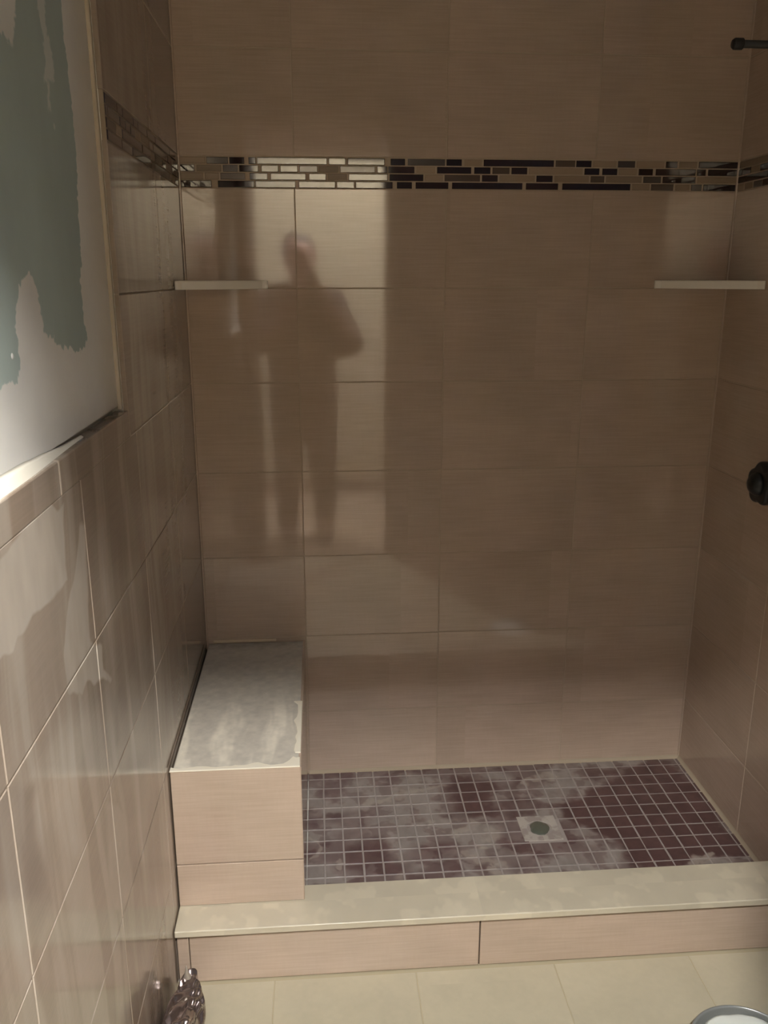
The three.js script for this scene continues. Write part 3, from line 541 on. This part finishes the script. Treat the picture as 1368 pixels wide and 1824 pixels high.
{
  const person = thing('person', [0.26, FY, 2.76], 'person in dark shirt and trousers holding up a phone in the doorway', 'person');
  const O = V(0.26, FY, 2.76), w = (x, y, z) => V(x, y, z).sub(O);
  const sR = w(0.445, 1.385, 2.775), eR = w(0.56, 1.165, 2.66), wR = w(0.425, 1.40, 2.525);
  const sL = w(0.09, 1.385, 2.775), eL = w(0.045, 1.165, 2.66), wL = w(0.225, 1.375, 2.525);
  const hip = [w(0.36, 0.89, 2.77), w(0.17, 0.89, 2.77)], knee = [w(0.375, 0.46, 2.755), w(0.165, 0.46, 2.755)], ank = [w(0.385, 0.035, 2.785), w(0.155, 0.035, 2.785)];
  const neck = w(0.262, 1.455, 2.765), chin = w(0.262, 1.53, 2.74);
  const torso = (e) => [
    cap(w(0.262, 1.36, 2.775), w(0.262, 1.22, 2.77), 0.115 + e, 0.125 + e, { fz: 1.05 }), cap(w(0.35, 1.36, 2.775), w(0.33, 1.2, 2.77), 0.085 + e, 0.095 + e), cap(w(0.175, 1.36, 2.775), w(0.195, 1.2, 2.77), 0.085 + e, 0.095 + e),
    cap(w(0.31, 1.15, 2.77), w(0.33, 0.93, 2.77), 0.105 + e, 0.118 + e), cap(w(0.215, 1.15, 2.77), w(0.195, 0.93, 2.77), 0.105 + e, 0.118 + e),
    cap(sL, sR, 0.066 + e, 0.066 + e), cap(sR, eR, 0.056 + e, 0.045 + e), cap(sL, eL, 0.056 + e, 0.045 + e)];
  const legs = (e) => [0, 1].flatMap(i => [cap(hip[i], knee[i], 0.092 + e, 0.06 + e), cap(knee[i], ank[i].clone().setY(ank[i].y + 0.03), 0.058 + e, 0.042 + e)]);
  const skin = mat({ color: 0xc08d74, roughness: 0.55 });
  // one continuous body
  const body = field([...torso(-0.008), ...legs(-0.008), cap(neck, chin, 0.058, 0.052), cap(w(0.262, 1.40, 2.775), neck, 0.075, 0.06), cap(eR, wR, 0.043, 0.028), cap(eL, wL, 0.043, 0.028),
    ...[0, 1].flatMap(i => [cap(ank[i], w(O.x + ank[i].x, 0.0, 2.66), 0.04, 0.032)])], w(-0.12, -0.07, 2.4), w(0.66, 1.62, 2.98), 0.014, 0.03);
  const hc = w(0.262, 1.625, 2.735);
  const head = field([
    cap(hc.clone().add(V(0, 0.035, 0.012)), hc.clone().add(V(0, 0.03, -0.002)), 0.092, 0.092, { fz: 0.92 }), cap(hc.clone().add(V(0, -0.03, -0.03)), hc.clone().add(V(0, -0.08, -0.045)), 0.062, 0.04),
    cap(hc.clone().add(V(0.035, -0.06, -0.005)), hc.clone().add(V(0.012, -0.095, -0.05)), 0.032, 0.022), cap(hc.clone().add(V(-0.035, -0.06, -0.005)), hc.clone().add(V(-0.012, -0.095, -0.05)), 0.032, 0.022),
    cap(hc.clone().add(V(0, 0.015, -0.086)), hc.clone().add(V(0, -0.025, -0.108)), 0.008, 0.013, { k: 0.012 }), cap(hc.clone().add(V(-0.035, 0.022, -0.076)), hc.clone().add(V(0.035, 0.022, -0.076)), 0.013, 0.013, { k: 0.015 }),
    cap(hc.clone().add(V(-0.02, -0.055, -0.091)), hc.clone().add(V(0.02, -0.055, -0.091)), 0.008, 0.008, { k: 0.01 }), cap(hc.clone().add(V(-0.018, -0.069, -0.089)), hc.clone().add(V(0.018, -0.069, -0.089)), 0.008, 0.008, { k: 0.01 }),
    cap(hc.clone().add(V(0.084, 0.015, 0.012)), hc.clone().add(V(0.078, -0.025, 0.004)), 0.015, 0.011, { k: 0.01 }), cap(hc.clone().add(V(-0.084, 0.015, 0.012)), hc.clone().add(V(-0.078, -0.025, 0.004)), 0.015, 0.011, { k: 0.01 }),
    cap(hc.clone().add(V(0, -0.07, 0.02)), neck, 0.055, 0.057)], hc.clone().add(V(-0.13, -0.19, -0.15)), hc.clone().add(V(0.13, 0.15, 0.14)), 0.004, 0.03);
  // hands: palm and five bent fingers closed on the phone edges
  function hand(wr, side) {                                     // side +1: hand at the phone's right edge (+x)
    const ex = side > 0 ? 0.372 : 0.292, s = side;
    const p0 = w(ex + 0.030 * s, 1.43, 2.488), p1 = w(ex + 0.022 * s, 1.475, 2.478), c = [cap(wr, p0, 0.026, 0.025), cap(p0, p1, 0.026, 0.020), cap(p0.clone().add(V(-0.004 * s, -0.018, -0.008)), p1.clone().add(V(0, -0.03, -0.012)), 0.020, 0.016)];
    [[1.492, 0.040, 0.0085], [1.470, 0.046, 0.009], [1.448, 0.044, 0.0088], [1.427, 0.036, 0.008]].forEach(([y, L, r]) => {
      const k0 = w(ex + 0.022 * s, y, 2.468), k1 = w(ex + 0.015 * s, y + 0.003, 2.441), k2 = w(ex + (0.015 - L * 0.55) * s, y + 0.004, 2.4375), k3 = w(ex + (0.015 - L * 0.95) * s, y + 0.003, 2.4385);
      c.push(cap(k0, k1, r, r * 0.95, { k: 0.006 }), cap(k1, k2, r * 0.92, r * 0.85, { k: 0.004 }), cap(k2, k3, r * 0.85, r * 0.75, { k: 0.004 }));
    });
    const t0 = w(ex + 0.026 * s, 1.448, 2.494), t1 = w(ex + 0.010 * s, 1.478, 2.482), t2 = w(ex - 0.014 * s, 1.492, 2.471);
    c.push(cap(t0, t1, 0.013, 0.011, { k: 0.01 }), cap(t1, t2, 0.0105, 0.0085, { k: 0.004 }));
    return field(c, w(ex - 0.05, 1.36, 2.415), w(ex + 0.06, 1.53, 2.54), 0.0032, 0.012);
  }
  const hR = hand(wR, 1), hL = hand(wL, -1);
  part('body', mergeGeometries([body, head, hR, hL]), skin, person);
  const shirtMat = mat({ color: 0x3b322e, roughness: 0.9, sheen: 0.3 }), trouserMat = mat({ color: 0x38322f, roughness: 0.9 });
  part('shirt', field([...torso(0.026), cap(w(0.43, 1.30, 2.76), w(0.50, 1.15, 2.69), 0.07, 0.075), cap(w(0.40, 1.15, 2.75), w(0.36, 1.0, 2.76), 0.09, 0.09), cap(w(0.10, 1.30, 2.76), w(0.13, 1.08, 2.74), 0.06, 0.07), cap(w(0.262, 1.40, 2.775), w(0.262, 1.44, 2.77), 0.085, 0.066)], w(-0.12, 0.75, 2.5), w(0.68, 1.55, 2.98), 0.012, 0.035), shirtMat, person);
  part('trousers', field([...legs(0.026), cap(w(0.31, 0.96, 2.77), w(0.21, 0.96, 2.77), 0.112, 0.112), cap(w(0.33, 0.88, 2.775), w(0.19, 0.88, 2.775), 0.112, 0.112)], w(-0.05, -0.02, 2.55), w(0.58, 1.09, 3.0), 0.012, 0.03), trouserMat, person);
  part('hair', field([cap(hc.clone().add(V(0, 0.052, 0.022)), hc.clone().add(V(0, 0.045, 0.03)), 0.099, 0.099), cap(hc.clone().add(V(0, -0.02, 0.05)), hc.clone().add(V(0, 0.02, 0.05)), 0.07, 0.075)], hc.clone().add(V(-0.13, -0.13, -0.1)), hc.clone().add(V(0.13, 0.17, 0.16)), 0.006, 0.02), mat({ color: 0x2a211c, roughness: 0.7 }), person);
  const eyeM = mat({ color: 0xe8e4de, roughness: 0.2 }), irisM = mat({ color: 0x2c2019, roughness: 0.15 });
  for (const s of [-1, 1]) { const e = part('eye', new THREE.SphereGeometry(0.0115, 20, 14), eyeM, person); e.position.copy(hc).add(V(0.032 * s, 0.006, -0.0815)); const ir = part('iris', new THREE.SphereGeometry(0.0058, 16, 10), irisM, person); ir.position.copy(hc).add(V(0.032 * s, 0.006, -0.0893)); }
  for (let i = 0; i < 2; i++) { const x = O.x + ank[i].x; part('shoe', field([cap(w(x, -0.004, 2.82), w(x, -0.008, 2.72), 0.045, 0.044), cap(w(x, -0.008, 2.72), w(x, -0.014, 2.63), 0.044, 0.038), cap(w(x, 0.0, 2.81), w(x, 0.035, 2.80), 0.044, 0.046)], w(x - 0.08, -0.08, 2.55), w(x + 0.08, 0.11, 2.9), 0.007, 0.02), mat({ color: 0x2b2725, roughness: 0.6 }), person); }
  // phone
  const ph = thing('phone', [0.332, 1.483, 2.4535], 'dark slim phone held up in front of the person in the doorway', 'phone');
  part('case', new RoundedBoxGeometry(0.078, 0.156, 0.0085, 4, 0.004), mat({ color: 0x26262a, roughness: 0.4 }), ph);
  const sc = part('screen', new RoundedBoxGeometry(0.070, 0.148, 0.0012, 2, 0.0005), mat({ color: 0x08080a, roughness: 0.05 }), ph); sc.position.z = 0.0042;
  const ln = part('lens', new THREE.CylinderGeometry(0.006, 0.0065, 0.0016, 24), mat({ color: 0x050506, roughness: 0.1 }), ph); ln.rotation.x = Math.PI / 2; ln.position.set(0.0216, 0.0568, -0.0050);
}
scene.traverse(o => { delete o.userData._n; });
scene.add(camera);
renderer.render(scene, camera);
